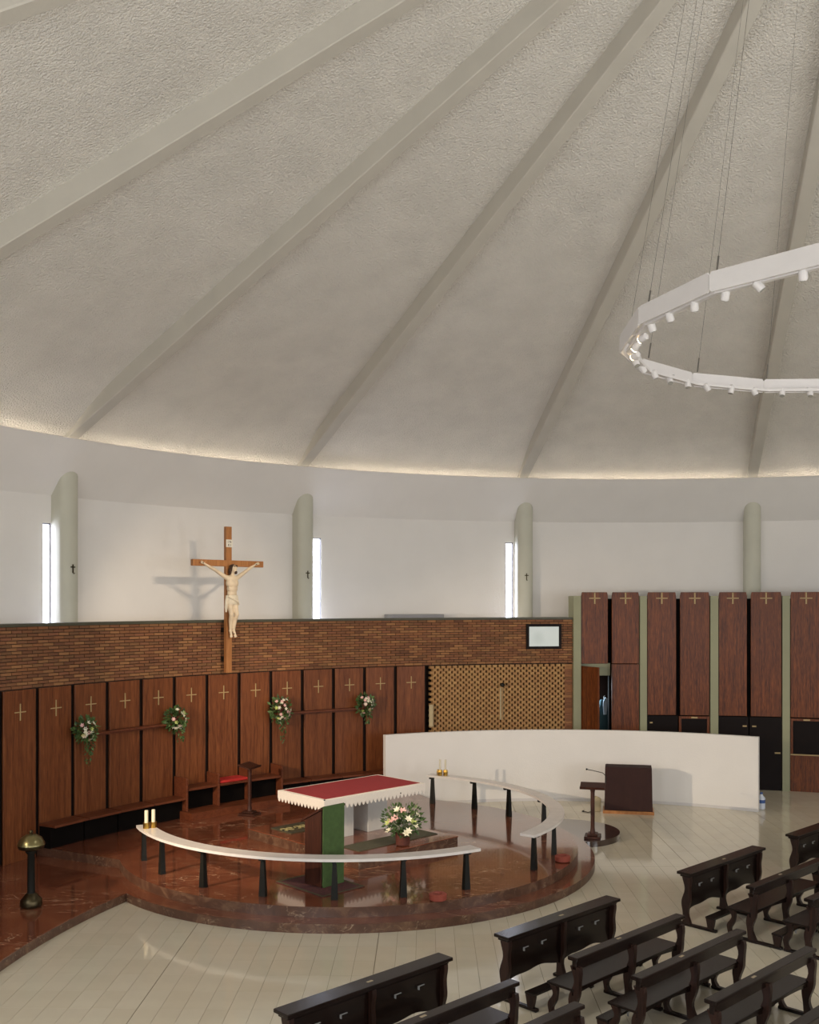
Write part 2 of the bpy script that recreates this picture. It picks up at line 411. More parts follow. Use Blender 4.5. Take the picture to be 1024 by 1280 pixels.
MB().add(sv, [(i, (i+1) % n1, n1+(i+1) % n1, n1+i) for i in range(n1)]).build('riser', 'riser', so)
lp = MB().arc(11.445, RB, 150.0, 184, 0, .139)
lo = MB().arc(11.445, RB, 150.0, 184, .135, .1425).build('side_platform', 'marble', None, loc=HALL)
tag(lo, 'low red marble platform along the wood panels on the left', 'platform', kind='structure')
MB().arc(11.445, RB, 150.0, 184, 0, .135).build('riser', 'riser', lo)
# ------------------------------------------------------------------ white outer wall with slit windows
wins = [(145.98, 146.72), (120.36, 121.72), (100.82, 101.62), (190.6, 191.9)]
wb = MB(); cuts = sorted(wins); ZW0, ZW1 = 4.36, 6.57
edges = [60.0]
prev = 0.0
for a0, a1 in cuts:
    wb.arc(R_WALL, R_WALL+.32, prev, a0, 0, Z_COVE+.95); prev = a1
    wb.arc(R_WALL, R_WALL+.32, a0, a1, 0, ZW0); wb.arc(R_WALL, R_WALL+.32, a0, a1, ZW1, Z_COVE+.95)
wb.arc(R_WALL, R_WALL+.32, prev, 360, 0, Z_COVE+.95)
wall = wb.build('wall_back', 'plaster', None, smooth=True, loc=HALL)
tag(wall, 'white plaster wall running round the hall', 'wall', kind='structure')
for k, (a0, a1) in enumerate(cuts):
    m = (a0+a1)/2; hw = (a1-a0)*D2R*R_WALL/2
    t = thing('window_%d' % (k+1), ['bright slit window left of the small-cross pillar nearest the wall screen', 'bright slit window right of the pillar beside the crucifix',
        'bright slit window at the far left of the white wall', 'slit window beyond the left edge of the photograph'][k], 'window', polar(R_WALL+.07, m, ZW0), fr(m))
    t['kind'] = 'structure'
    MB().box(-hw, hw, 0, .03, 0, ZW1-ZW0).build('pane', 'window', t)
    MB().box(-hw, -hw+.03, -.05, 0, 0, ZW1-ZW0).box(hw-.03, hw, -.05, 0, 0, ZW1-ZW0).box(-hw, hw, -.05, 0, ZW1-ZW0-.03, ZW1-ZW0).build('window_frame', 'winframe', t)
# sloping cove under the roof, with the lamp trough behind its lip
cv = MB().revolve([(R_WALL+.01, Z_COVE), (R_FEET, Z_LIP), (R_FEET+.06, Z_LIP+.02), (R_FEET+.14, Z_LIP-.08), (R_FEET+.68, Z_LIP-.70), (R_WALL+.1, Z_LIP-.74)], n=180)
cvo = cv.build('trim_1', 'plaster', None, smooth=False, loc=HALL)
tag(cvo, 'white sloping cove between wall and roof', 'cove', kind='structure')
MB().revolve([(R_FEET+.76, Z_LIP-.64), (R_FEET+.81, Z_LIP-.57), (R_FEET+.86, Z_LIP-.64)], n=180).build('trough_lamp', 'cove', cvo)
# ------------------------------------------------------------------ roof cone and ribs
SL = (15.75-Z_LIP-.12)/R_FEET
def rb_(r): return 15.75-SL*r
CP = [(0.05, 16.15), (13.2, 0), (13.8, 9.48), (14.4, 9.16), (14.9, 8.84), (15.3, 8.54), (15.7, 8.29), (16.1, 8.10), (16.6, 7.92)]
CP[1] = (13.2, rb_(13.2)+.36); CP[0] = (.05, rb_(.05)+.36)
def cl_(r):
    for (r0, z0), (r1, z1) in zip(CP, CP[1:]):
        if r <= r1: return z0+(z1-z0)*(r-r0)/(r1-r0)
    return CP[-1][1]
prof = [(.05, cl_(.05))]+[(i*1.2, cl_(i*1.2)) for i in range(1, 11)]+CP[1:]
ce = MB().revolve(prof, n=192).build('ceiling', 'ceiling', None, smooth=True, loc=HALL)
tag(ce, 'rough white stucco conical ceiling', 'ceiling', kind='structure')
ribs = [146.1, 123.5, 100.6, 77.6] + [146.1+22.45*k for k in range(1, 7)] + [77.6-22.45*k for k in range(1, 7)]
rs = [1.0]+[1+i*1.35 for i in range(1, 11)]+[15.0, 15.45, 15.8]
poly = [(r, rb_(r)) for r in rs] + [(r, cl_(r)+.25) for r in reversed(rs)]
rmesh = MB().prism(poly, -.135, .135, 'yz').mesh('rib', 'rib', bevel=.015)
for a in ribs: put('rib', rmesh, ce, None, fr(a))
# ring at the apex round the added fill light
MB().lathe([(2.2, 14.55), (2.2, 15.1)], 48, cap=False).build('apex_ring', 'rib', ce)
# ------------------------------------------------------------------ pillars
PIL = [145.2, 122.5, 99.9, 77.4] + [145.2+22.45*k for k in (1, 2)] + [77.4-22.45*k for k in (1, 2)]
pw = .22
pp = [(-pw, .35), (-pw, -.27)] + [(-pw*math.cos(math.pi*i/10), -.27-.16*math.sin(math.pi*i/10)) for i in range(1, 10)] + [(pw, -.27), (pw, .35)]
pmesh = MB().prism(pp, 0, 7.9).mesh('pillar', 'pillar', smooth=True)
PN = ['rounded cream pillar left of the crucifix, by the far left window', 'rounded cream pillar just right of the crucifix', 'rounded cream pillar above the wall screen', 'rounded cream pillar above the striped wood panels, without a cross']
pils = []
for k, a in enumerate(PIL):
    o = put('pillar', pmesh, None, polar(R_WALL, a, 0), fr(a)); tag(o, PN[k] if k < 4 else 'rounded cream pillar of the hall outside the photograph', 'pillar', 'pillars round the white wall'); pils.append(o)
cb = MB().box(-.013, .013, -.445, -.43, -.09, .09).box(-.055, .055, -.445, -.43, .02, .045).mesh('wall_cross', 'bronze')
for k in range(3):
    a, z = PIL[k], 5.61
    o = put('consecration_cross', cb, None, polar(R_WALL, a, z), fr(a))
    tag(o, ['small dark cross on the pillar at the far left', 'small dark cross on the pillar right of the crucifix', 'small dark cross on the pillar above the wall screen'][k], 'cross', 'small crosses on the pillars')
    MB().tube([(0, -.44, -.09), (0, -.47, -.11), (.015, -.48, -.09)], .008, 6).build('candle_arm', 'bronze', o)
# ------------------------------------------------------------------ chancel screen: brick, lattice, panels
ZB0, ZB1 = 3.30, 4.45
A_L, A_R = 172.0, 96.45
A_LAT = 112.0
sc = MB().arc(R_SCR+.02, R_SCR+.30, A_R, A_L, ZB0-.02, ZB1).arc(R_SCR+.07, R_SCR+.30, A_LAT+.1, A_L, 0, ZB0-.02)
scr = sc.build('wall_chancel', 'mortar', None, loc=HALL)
tag(scr, 'curved brick chancel wall with wood panels below', 'wall', kind='structure')
MB().arc(R_SCR-.05, R_SCR+.34, A_R, A_L, ZB1, ZB1+.055).build('coping', 'copinggreen', scr)
MB().arc(R_SCR+.60, R_SCR+.64, A_R, A_LAT+.2, 0, ZB0-.02).build('lattice_backing', 'mortar', scr)  # sheet coloured dark to stand for the dim room behind the lattice
BL, BH, BG = .25, .0639, .013
bmesh_ = MB().box(-BL/2+BG/2, BL/2-BG/2, -.012, .05, BG/2, BH-BG/2).mesh('brick', 'brick')
da = BL/R_SCR/D2R; bricks = []
for c in range(18):
    a = A_R + (da/2 if c % 2 else 0)
    while a < A_L-da/2:
        bricks.append((a, ZB0+c*BH)); a += da
def bpos(b): return polar(R_SCR, b[0], b[1])
bv = sorted([b for b in bricks if in_view(bpos(b))], key=lambda b: bpos(b).length)
bn = set(bv[:300]); rest = MB()
for b in bricks:
    l = bpos(b)-Vector(HALL); jit = random.uniform(-.004, .004)
    if b in bn: put('brick', bmesh_, scr, (l.x+jit*math.cos(b[0]*D2R), l.y+jit*math.sin(b[0]*D2R), l.z), fr(b[0]))
    else:
        M = Matrix.Translation((l.x, l.y, l.z)) @ Matrix.Rotation(fr(b[0]), 4, 'Z')
        rest.box(-BL/2+BG/2, BL/2-BG/2, -.012+jit, .05, BG/2, BH-BG/2, M)
tag(rest.build('far_bricks', 'brick', scr), kind='stuff')
# open brick lattice: headers with gaps, every other course shifted
lat = MB(); LP, LH = .158, .0685
dl = LP/R_SCR/D2R; nc = int((ZB0-.02)/LH)
for c in range(nc):
    a = A_R+.85 + (dl/2 if c % 2 else 0)
    while a < A_LAT-.25:
        l = polar(R_SCR, a, ZB0-.025-(c+1)*LH)-Vector(HALL)
        M = Matrix.Translation((l.x, l.y, l.z)) @ Matrix.Rotation(fr(a), 4, 'Z')
        lat.box(-.055, .055, 0, .12, 0, LH-.001, M); a += dl
tag(lat.build('brick_lattice', 'lattice', scr), kind='stuff')
lb = MB()
for c in range(nc):
    lb.arc(R_SCR-.005, R_SCR+.12, A_R, A_R+.82, ZB0-.025-(c+1)*LH, ZB0-.03-c*LH)
tag(lb.build('edge_bricks', 'brick', scr), kind='stuff')
# chancel panels
PA = [155.57-3.344*i for i in range(14)]
PANW = .757
pm_hi = MB().prism([(-PANW/2, .14), (PANW/2, .14), (PANW/2, 3.285), (-PANW/2, 3.285)], -.05, -.005, 'xz').mesh('panel', 'panel_wood', bevel=.006)
cross_m = MB().box(-.13, .13, -.064, -.05, -.009, .009).box(-.009, .009, -.065, -.05, -.155, .155).mesh('cross', 'gilt')
for k in range(-4, 13):
    a = 155.57-3.344*(k+.5)+.12
    l = polar(R_SCR, a)-Vector(HALL)
    p = put('panel', pm_hi, scr, (l.x, l.y, 0), fr(a))
    put('cross', cross_m, p, (0, 0, 2.88))
# ------------------------------------------------------------------ wall benches, stalls, shelves
def bench_mesh():
    s = MB().box(-.405, .405, -.50, -.055, .40, .445).mesh('seat', 'bench_wood', bevel=.006)
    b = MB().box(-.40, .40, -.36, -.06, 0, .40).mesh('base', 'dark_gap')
    return s, b
bs, bb = bench_mesh()
left_lab = ['wall bench at the left end, in front of the second visible panel', 'wall bench under the left flower spray', 'wall bench under the left shelf, between the flower sprays', 'wall bench beside the left stall arm']
right_lab = ['wall bench just right of the three stalls, under a flower spray', 'wall bench under the right shelf, second from the stalls', 'wall bench under the right shelf, third from the stalls', 'wall bench behind the right end of the altar', 'wall bench last before the white partition']
def pang(k): return 155.57-3.344*(k+.5)+.12
for n, k in enumerate([1, 2, 3, 4, 8, 9, 10, 11]):
    a = pang(k); t = thing('wall_bench', 'plank-seated ' + (left_lab+right_lab)[n], 'bench', polar(R_SCR, a, .30), fr(a), 'benches along the wood panels')
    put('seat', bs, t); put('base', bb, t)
# three stalls on a dais
a5, a8 = 155.57-3.344*5, 155.57-3.344*8
dais = MB().arc(13.86, R_SCR-.055, a8-.1, a5+.5, .301, .46, .5).build('stall_dais', 'bench_wood', None, loc=HALL)
tag(dais, 'low wooden dais under the three stalls', 'dais')
for n, k in enumerate([5, 6, 7]):
    a = pang(k); t = thing('stall', ['wooden stall left of the red cushioned one', 'middle wooden stall with a red cushion', 'wooden stall right of the red cushioned one'][n], 'stall', polar(R_SCR, a, .46), fr(a), 'three stalls below the crucifix')
    MB().box(-.385, .40, -.50, -.055, .42, .47).build('seat', 'bench_wood', t, bevel=.006)
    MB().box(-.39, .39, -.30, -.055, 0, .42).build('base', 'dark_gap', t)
    arm = MB().prism([(-.52, 0), (-.055, 0), (-.055, .70), (-.50, .70), (-.53, .66), (-.52, .60)], -.022, .022, 'yz').mesh('arm', 'bench_wood', bevel=.005)
    for x in ((-.425,) if n else (-.425,)): put('arm', arm, t, (x, 0, 0))
    if n == 2: put('arm', arm, t, (.425, 0, 0))
    if n == 1: tag(MB().box(-.37, .37, -.49, -.08, .47, .53).build('cushion', 'red_cushion', t, bevel=.02), 'flat red velvet cushion')
def shelf(x0, x1, y, label):
    a0, z = pr(x0, y, 14.45); a1, _ = pr(x1, y, 14.45)
    o = MB().arc(R_SCR-.24, R_SCR-.055, a1, a0, 0, .035, .5).arc(R_SCR-.10, R_SCR-.055, a1, a0, -.05, 0, .5).build('shelf', 'bench_wood', None, loc=(CX, CY, 2.29))
    tag(o, label, 'shelf', 'shelves on the panels')
shelf(100, 222, 912, 'long thin wooden shelf on the panels left of the stalls')
shelf(346, 458, 892, 'long thin wooden shelf on the panels right of the stalls')
# leaves and blossoms
def leaf_cloud(mb, n, cen, rad, size, rng, droop=0):
    for _ in range(n):
        while True:
            d = Vector((rng.uniform(-1, 1), rng.uniform(-1, 1), rng.uniform(-1, 1)))
            if .2 < d.length < 1: break
        p = Vector(cen)+Vector((d.x*rad[0], d.y*rad[1], d.z*rad[2]))
        s = size*rng.uniform(.6, 1.3)
        ax = (d.normalized()+Vector((rng.uniform(-.6, .6), rng.uniform(-.6, .6), rng.uniform(-.3, .6)-droop))).normalized()
        sd = ax.orthogonal().normalized(); sd.rotate(Matrix.Rotation(rng.uniform(0, 6.28), 3, ax)); nn = ax.cross(sd)
        mb.add([p, p+ax*s*.5+sd*s*.28+nn*s*.08, p+ax*s, p+ax*s*.5-sd*s*.28+nn*s*.08], [(0, 1, 2), (0, 2, 3)])
def blossom_mesh(mat):
    m = MB()
    for i in range(6):
        a = i*math.pi/3; c, s = math.cos(a), math.sin(a)
        p = [(0, 0, 0), (.5*c-.26*s, .5*s+.26*c, .22), (1.0*c, 1.0*s, .42), (.5*c+.26*s, .5*s-.26*c, .22)]
        m.add(p, [(0, 1, 2, 3)])
    m.ball((0, 0, .12), .22, 6, 4)
    return m.mesh('blossom', mat)
BLO = {k: blossom_mesh(k) for k in ('petal_w', 'petal_p', 'petal_g')}
def blossoms(par, pts, size):
    for (p, d, mt) in pts:
        o = put('blossom', BLO[mt], par, p); o.scale = (size,)*3
        o.rotation_euler = Vector(d).to_track_quat('Z', 'Y').to_euler()
sprays = [(104, 920, 0.9, 'flower spray at the left end of the left shelf, darkest of the four'), (218, 903, 1.0, 'flower spray at the right end of the left shelf, beside the stalls'),
          (349, 897, 1.15, 'long trailing flower spray at the left end of the right shelf'), (455, 884, .95, 'flower spray at the right end of the right shelf, nearest the partition')]
for k, (x, y, s, lab) in enumerate(sprays):
    a, z = pr(x, y, 14.45); rng = random.Random(20+k)
    t = thing('flower_spray', lab, 'flowers', polar(R_SCR-.22, a, 2.33), fr(a), 'flower sprays on the shelves')
    zc = z-2.33
    m = MB(); leaf_cloud(m, 230, (0, -.04, .08), (.25*s, .15, .25*s), .10, rng, .2); leaf_cloud(m, 70, (.03, -.12, -.16*s), (.10, .07, .24*s), .075, rng, .6)
    if k in (0, 2): leaf_cloud(m, 35, (.01, -.12, -.42*s), (.07, .05, .20), .06, rng, .7)
    tag(m.build('foliage', 'leaf', t), kind='stuff')
    MB().lathe([(.05, 0), (.075, .09), (.06, .10)], 12).build('vase', 'pot', t)
    pts = []
    for i in range(20):
        d = Vector((rng.uniform(-.9, .9), rng.uniform(-1.3, -.5), rng.uniform(-.9, .9))).normalized()
        pts.append((Vector((d.x*.23*s, -.06+d.y*.13, .09+d.z*.26*s)), d, rng.choice(['petal_w', 'petal_w', 'petal_p', 'petal_g'])))
    blossoms(t, pts, .05)
bounce_ledge = MB().arc(R_SCR+.30, R_WALL, 97, A_L, 4.24, 4.32).build('ledge', 'plaster', scr)  # unseen white ledge, added to bounce window light up the wall
# ------------------------------------------------------------------ right-hand panelled wall
rw = MB().arc(R_SCR+.30, R_SCR+.42, 40, 92.3, 0, 5.0).arc(R_SCR+.30, R_SCR+.42, 92.3, 95.6, 3.28, 5.0).arc(R_SCR+.10, R_SCR+.30, 40, 89.4, 0, 5.0)
rwall = rw.build('wall_right', 'dark_gap', None, loc=HALL)
tag(rwall, 'right-hand wall of tall striped wood panels between olive columns', 'wall', kind='structure')
for a0, a1 in ((96.41, 95.62), (89.41, 88.70), (82.21, 81.42), (75.12, 74.40), (67.6, 66.9)):
    MB().arc(R_SCR-.10, R_SCR+.42, a1, a0, 0, 5.07).build('column', 'column', rwall)
def rpanel(a0, a1, z0, z1, cross=True, mat='rpanel_wood', chamfer=True, name='panel'):
    a = (a0+a1)/2; hw = (a0-a1)*D2R*R_SCR/2-.012; l = polar(R_SCR, a)-Vector(HALL); c = .02 if chamfer else 0
    o = MB().prism([(-hw, z0), (hw, z0), (hw, z1-.10*(c > 0)), (hw-c, z1), (-hw+c, z1), (-hw, z1-.10*(c > 0))], -.06, -.01, 'xz').build(name, mat, rwall, bevel=.006)
    o.location = (l.x, l.y, 0); o.rotation_euler = (0, 0, fr(a))
    if cross:
        put('cross', MB().box(-.15, .15, -.074, -.06, -.013, .013).box(-.018, .018, -.073, -.06, .02, .15).box(-.018, .018, -.073, -.06, -.15, -.02).mesh('cross', 'gilt'), o, (0, 0, 5.01))
    return o
def handle(par, x, z, w=.10):
    MB().box(x-w/2, x+w/2, -.085, -.06, z-.018, z+.018).build('handle', 'gilt', par)
rpanel(95.58, 92.70, 3.28, 5.17); rpanel(92.36, 89.44, 3.28, 5.17)
rpanel(88.66, 85.62, 1.92, 5.17); rpanel(85.30, 82.24, 1.92, 5.17)
rpanel(81.40, 78.52, 1.92, 5.17); rpanel(78.22, 75.15, 1.92, 5.17)
rpanel(74.37, 71.3, 1.92, 5.17); rpanel(71.0, 67.7, 1.92, 5.17)
d = rpanel(92.36, 89.44, 0, 3.26, False, chamfer=False, name='door')                       # closed leaf
# the leaf that stands ajar
l = polar(R_SCR-.03, 95.5)-Vector(HALL)
dj = MB().box(0, .70, -.02, .025, .01, 3.22).build('door', 'rpanel_wood', rwall, bevel=.005); dj.location = (l.x, l.y, 0); dj.rotation_euler = (0, 0, fr(95.5)-66*D2R)
MB().arc(R_SCR+.16, R_SCR+.2, 92.3, 95.6, 2.95, 3.28).build('door_head', 'column', rwall)
# cupboards and hatches under the panels
d1 = rpanel(88.66, 85.45, 0, 1.90, False, 'black_door', False, 'door'); handle(d1, -.30, 1.72, .07)
d2 = rpanel(81.40, 78.37, 0, 1.90, False, 'black_door', False, 'door'); handle(d2, .28, 1.66)
d3 = rpanel(78.35, 75.15, 0, 1.90, False, 'black_door', False, 'door'); handle(d3, -.28, 1.66); handle(d3, .30, .98, .14)
def hatch(a0, a1, zlow):
    a = (a0+a1)/2; hw = (a0-a1)*D2R*R_SCR/2-.012; l = polar(R_SCR, a)-Vector(HALL)
    o = MB().box(-hw, -hw+.06, -.06, -.01, zlow, 1.89).box(hw-.06, hw, -.06, -.01, zlow, 1.89).box(-hw+.06, hw-.06, -.06, -.01, 1.83, 1.89).build('hatch_frame', 'rpanel_wood', rwall)
    o.location = (l.x, l.y, 0); o.rotation_euler = (0, 0, fr(a))
    MB().box(-hw+.06, hw-.06, -.03, -.01, zlow, 1.83).build('hatch', 'black_door', o); handle(o, 0, 1.86, .16)
    if zlow > 0:
        MB().box(-hw, hw, -.06, -.01, 0, zlow).build('lower_panel', 'rpanel_wood', o); MB().box(-hw, hw, -.08, -.06, zlow-.02, zlow+.01).build('ledge', 'gilt', o)
hatch(85.40, 82.24, .0); hatch(74.37, 71.2, .96); hatch(71.0, 67.7, .96)
# what shows through the open leaf: dark sacristy with clothes on a rail
rb = MB().box(-.6, .6, 0, .05, 0, 3.1); rbo = rb.build('sacristy_back', 'black_door', rwall); l = polar(R_SCR+1.2, 93.6)-Vector(HALL); rbo.location = l; rbo.rotation_euler = (0, 0, fr(93.6))
vt = thing('vestment', 'dark teal vestment hanging in the sacristy behind the open door', 'vestment', polar(R_SCR+.75, pr(755, 870, R_SCR+.75)[0], 1.0), fr(93.3))
vp = [(-.16, 0), (.16, 0), (.18, .9), (.10, 1.25), (-.10, 1.25), (-.18, .9)]
MB().prism(vp, -.05, .05, 'xz').build('cloth', 'teal', vt, bevel=.02)
MB().prism([(-.03, .85), (.05, .85), (.10, 1.28), (.02, 1.32), (-.04, 1.2)], -.09, -.052, 'xz').build('scarf', 'lightgrey', vt)
light('sacristy_window_light', 'AREA', polar(R_SCR+.95, 95.2, 2.4), polar(R_SCR+.75, 92.4, 1.9), 30, (.75, .9, 1), shape='RECTANGLE', size=.3, size_y=.8)
MB().tube([(0, 0, 1.24), (0, 0, 1.34), (.03, 0, 1.36)], .008, 6).build('hanger', 'steel', vt)
# ------------------------------------------------------------------ white curved partition
A, B, Cc = Vector((-.57, 24.01)), Vector((4.01, 24.99)), Vector((8.15, 23.66))
def circum(a, b, c):
    d = 2*(a.x*(b.y-c.y)+b.x*(c.y-a.y)+c.x*(a.y-b.y))
    ux = (a.length_squared*(b.y-c.y)+b.length_squared*(c.y-a.y)+c.length_squared*(a.y-b.y))/d
    uy = (a.length_squared*(c.x-b.x)+b.length_squared*(a.x-c.x)+c.length_squared*(b.x-a.x))/d
    return Vector((ux, uy))
cw = circum(A, B, Cc); Rw = (A-cw).length
ang = lambda p: math.degrees(math.atan2(p.y-cw.y, p.x-cw.x))
pt = MB().arc(Rw, Rw+.12, ang(Cc), ang(A), 0, 1.75, 1.5).build('wall_partition', 'plaster', None, smooth=True, loc=(cw.x, cw.y, 0))
tag(pt, 'low white curved partition wall', 'wall', kind='structure')
MB().arc(Rw-.012, Rw, ang(Cc), ang(A), 0, .07, 1.5).build('skirting', 'white_metal', pt)
# ------------------------------------------------------------------ wall screen, speaker, sconce, duct
a0, z1 = pr(658, 780, 14.6); a1, z0 = pr(701.5, 811, 14.6); am = (a0+a1)/2; hw = (a0-a1)*D2R*14.6/2; hh = z1-z0
t = thing('wall_screen', 'pale lit screen in a black frame on the brick wall', 'screen', polar(R_SCR-.015, am, z0), fr(am))
MB().box(-hw, hw, -.05, 0, 0, hh).build('casing', 'black_door', t)
f_ = .07
MB().box(-hw, hw, -.07, -.05, 0, f_).box(-hw, hw, -.07, -.05, hh-f_, hh).box(-hw, -hw+f_, -.07, -.05, f_, hh-f_).box(hw-f_, hw, -.07, -.05, f_, hh-f_).build('frame', 'black_door', t)
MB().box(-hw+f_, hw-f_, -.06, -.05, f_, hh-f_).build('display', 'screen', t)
a, z = pr(540.5, 895, 14.5); t = thing('column_speaker', 'slim cream column speaker beside the brick lattice', 'speaker', polar(R_SCR-.03, a-.1, 1.74), fr(a)-.5)
MB().box(-.055, .055, -.11, -.02, 0, .56).build('cabinet', 'beige', t, bevel=.01); MB().box(-.02, .02, -.02, .02, .2, .34).build('bracket', 'iron', t)
a, z = pr(628, 857, 14.5); t = thing('wall_sconce', 'small dark bracket lamp on the brick lattice', 'lamp', polar(R_SCR-.005, a, z), fr(a))
MB().tube([(0, 0, 0), (0, -.10, .02), (0, -.14, .0)], .014, 8).build('arm', 'iron', t)
MB().lathe([(.025, -.05), (.06, -.02), (.06, .03), (.02, .05)], 12, Matrix.Translation((0, -.15, .02))).build('shade', 'iron', t)
MB().box(-.02, .02, -.012, 0, -.9, -.06).box(.06, .07, -.012, 0, -.9, -.06).build('cable', 'beige', t)
a0, zt = pr(485, 768, 16.0); a1, _ = pr(553, 768, 16.0); am = (a0+a1)/2; hw = (a0-a1)*D2R*8
t = thing('air_unit', 'grey air unit showing above the brick coping', 'air unit', polar(R_WALL-.03, am, 4.325), fr(am))
MB().box(-hw, hw, -.42, 0, 0, zt-4.325).build('casing', 'grey', t, bevel=.01); MB().box(-hw+.06, hw-.06, -.435, -.42, .04, zt-4.36).build('grille', 'winframe', t)
# ------------------------------------------------------------------ crucifix
ca = 133.95; rc = 14.42
cr = thing('crucifix', 'large wooden crucifix with a pale carved figure on the brick wall', 'crucifix', polar(rc, ca, 3.33), fr(ca))
MB().box(-.072, .072, -.05, .05, 0, 3.26).build('upright', 'cross_wood', cr, bevel=.004)
MB().box(-.93, .93, -.055, .045, 2.37, 2.51, None).build('crossbar', 'cross_wood', cr, bevel=.004)
for z_ in (.25, .9): MB().box(-.05, .05, .05, .20, z_, z_+.1).build('bracket', 'iron', cr)
ti = MB().box(-.085, .085, -.065, -.05, 2.80, 2.97).build('title', 'paper', cr, bevel=.003)
def text_mesh(body, size, mat):
    cu = bpy.data.curves.new('inscription', 'FONT'); cu.body = body; cu.size = size; cu.align_x = 'CENTER'; cu.extrude = .001
    o = bpy.data.objects.new('inscription', cu); COL.objects.link(o); bpy.context.view_layer.update()
    me = bpy.data.meshes.new_from_object(o.evaluated_get(bpy.context.evaluated_depsgraph_get())); bpy.data.objects.remove(o)
    me.materials.clear(); me.materials.append(MT[mat]); return me
tx = put('inscription', text_mesh('I N\nR I', .075, 'ink'), ti, (0, -.067, 2.895)); tx.rotation_euler = (math.pi/2, 0, 0)
def capsule(mb, a, b, ra, rb, n=12):
    a, b = Vector(a), Vector(b)
    mb.tube([a+(b-a)*t for t in (0, .25, .5, .75, 1)], [ra+(rb-ra)*t for t in (0, .25, .5, .75, 1)], n)
    mb.ball(a, ra, n, 8); mb.ball(b, rb, n, 8)
body = MB()
# trunk: hips -> chest, slightly curved, facing local -y
for p, r, s in [((0, -.13, 1.32), .13, (1.12, .78, .8)), ((.005, -.135, 1.44), .118, (1.12, .78, 1)), ((.005, -.14, 1.56), .125, (1.15, .8, 1)),
                ((0, -.15, 1.70), .15, (1.18, .76, .9)), ((0, -.14, 1.80), .135, (1.25, .72, .8)), ((-.055, -.195, 1.75), .075, (1, .6, .8)), ((.065, -.195, 1.75), .075, (1, .6, .8))]:
    body.ball(p, r, 16, 10, s)
for q in range(3):
    for s in (-1, 1): body.ball((s*.095, -.20+.008*q, 1.64-.05*q), .035, 8, 6, (1.5, .6, .5))
capsule(body, (0, -.13, 1.86), (.02, -.16, 1.97), .052, .05)              # neck
body.ball((.03, -.185, 2.06), .088, 16, 12, (.82, .98, 1.12))              # skull
body.ball((.036, -.235, 2.0), .05, 12, 8, (.85, .8, .95))                  # jaw
body.ball((.038, -.285, 2.045), .017, 8, 6, (.8, 1.2, 1.5))                # nose
body.ball((.036, -.268, 2.085), .04, 10, 6, (1.3, .4, .4))                 # brow
for s in (-1, 1): body.ball((.03+s*.072, -.18, 2.05), .02, 8, 6, (.5, .8, 1.4))
for s in (-1, 1):
    kx = .075 if s > 0 else -.06
    hip, kn, an = (s*.07, -.13, 1.27), (kx, -.235 if s > 0 else -.21, .92), (.045*s+.01, -.13, .53)
    capsule(body, hip, kn, .092, .058); body.ball(kn, .06, 12, 8, (1, 1, 1.1))
    calf = ((kx+an[0])/2, -.165, .77)
    capsule(body, kn, calf, .055, .056); capsule(body, calf, an, .054, .034)
    toe = (.06*s+.01, -.185, .40)
    capsule(body, an, toe, .038, .028); body.ball((an[0], an[1]+.025, an[2]-.01), .036, 10, 6)
    for i in range(5):
        x0 = toe[0]+(i-2)*.015; capsule(body, (x0, toe[1], toe[2]), (x0+(i-2)*.003, toe[1]-.018, toe[2]-.05+.006*abs(i-1)), .011, .009, 8)
def fit(mb):                                   # the carving is a little under life size and hangs close below the bar
    mb.v = [(x*.9+.02, (y+.05)*.9-.05, (z-.35)*.895+.79) for x, y, z in mb.v]; return mb
fit(body)
for s in (-1, 1):
    sh_, el, wr = (s*.150+.02, -.12, 2.125), (s*.42+.01, -.11, 2.285), (s*.665, -.085, 2.415)
    capsule(body, (s*.09+.02, -.12, 2.11), sh_, .062, .054)
    m1 = (s*.28+.015, -.115, 2.20); m2 = (s*.50, -.10, 2.33)
    capsule(body, sh_, m1, .052, .046); capsule(body, m1, el, .045, .036)
    capsule(body, el, m2, .037, .037); capsule(body, m2, wr, .037, .022)
    body.ball((s*.705, -.08, 2.435), .034, 10, 6, (1.1, .5, .9))              # palm
    for i, ln in enumerate((.055, .065, .062, .05)):
        b0 = Vector((s*(.715+.010*i), -.085, 2.462-.013*i)); d0 = Vector((s*.75, -.35, .5)).normalized(); d1 = Vector((s*.2, -.9, -.1)).normalized()
        capsule(body, b0, b0+d0*ln*.6, .0095, .0085, 8); capsule(body, b0+d0*ln*.6, b0+d0*ln*.6+d1*ln*.4, .0085, .0075, 8)
    capsule(body, (s*.695, -.09, 2.42), (s*.67, -.125, 2.45), .0105, .0085, 8)
fig = body.build('figure', 'skin', cr)
rm = fig.modifiers.new('remesh', 'REMESH'); rm.mode = 'VOXEL'; rm.voxel_size = .0085; rm.use_smooth_shade = True
sm = fig.modifiers.new('smooth', 'SMOOTH'); sm.factor = .5; sm.iterations = 4
bpy.context.view_layer.update()
me = bpy.data.meshes.new_from_object(fig.evaluated_get(bpy.context.evaluated_depsgraph_get()))
fig.modifiers.clear(); fig.data = me
tag(fig, 'pale carved crucified figure, head turned up, arms spread')
hr = MB(); hr.ball((.025, -.15, 2.075), .096, 16, 10, (.95, .95, 1.05)); hr.ball((-.055, -.14, 2.0), .05, 10, 8, (.7, .9, 1.9)); hr.ball((.095, -.13, 2.0), .045, 10, 8, (.6, .8, 1.7))
hr.ball((.04, -.255, 1.965), .042, 10, 8, (.9, .7, 1.1))
for i in range(14):
    q = 2*math.pi*i/14; hr.ball((.028+.088*math.cos(q), -.165+.088*math.sin(q), 2.125+.006*(i % 2)), .018, 6, 4)
fit(hr).build('hair', 'hair', fig, smooth=True)
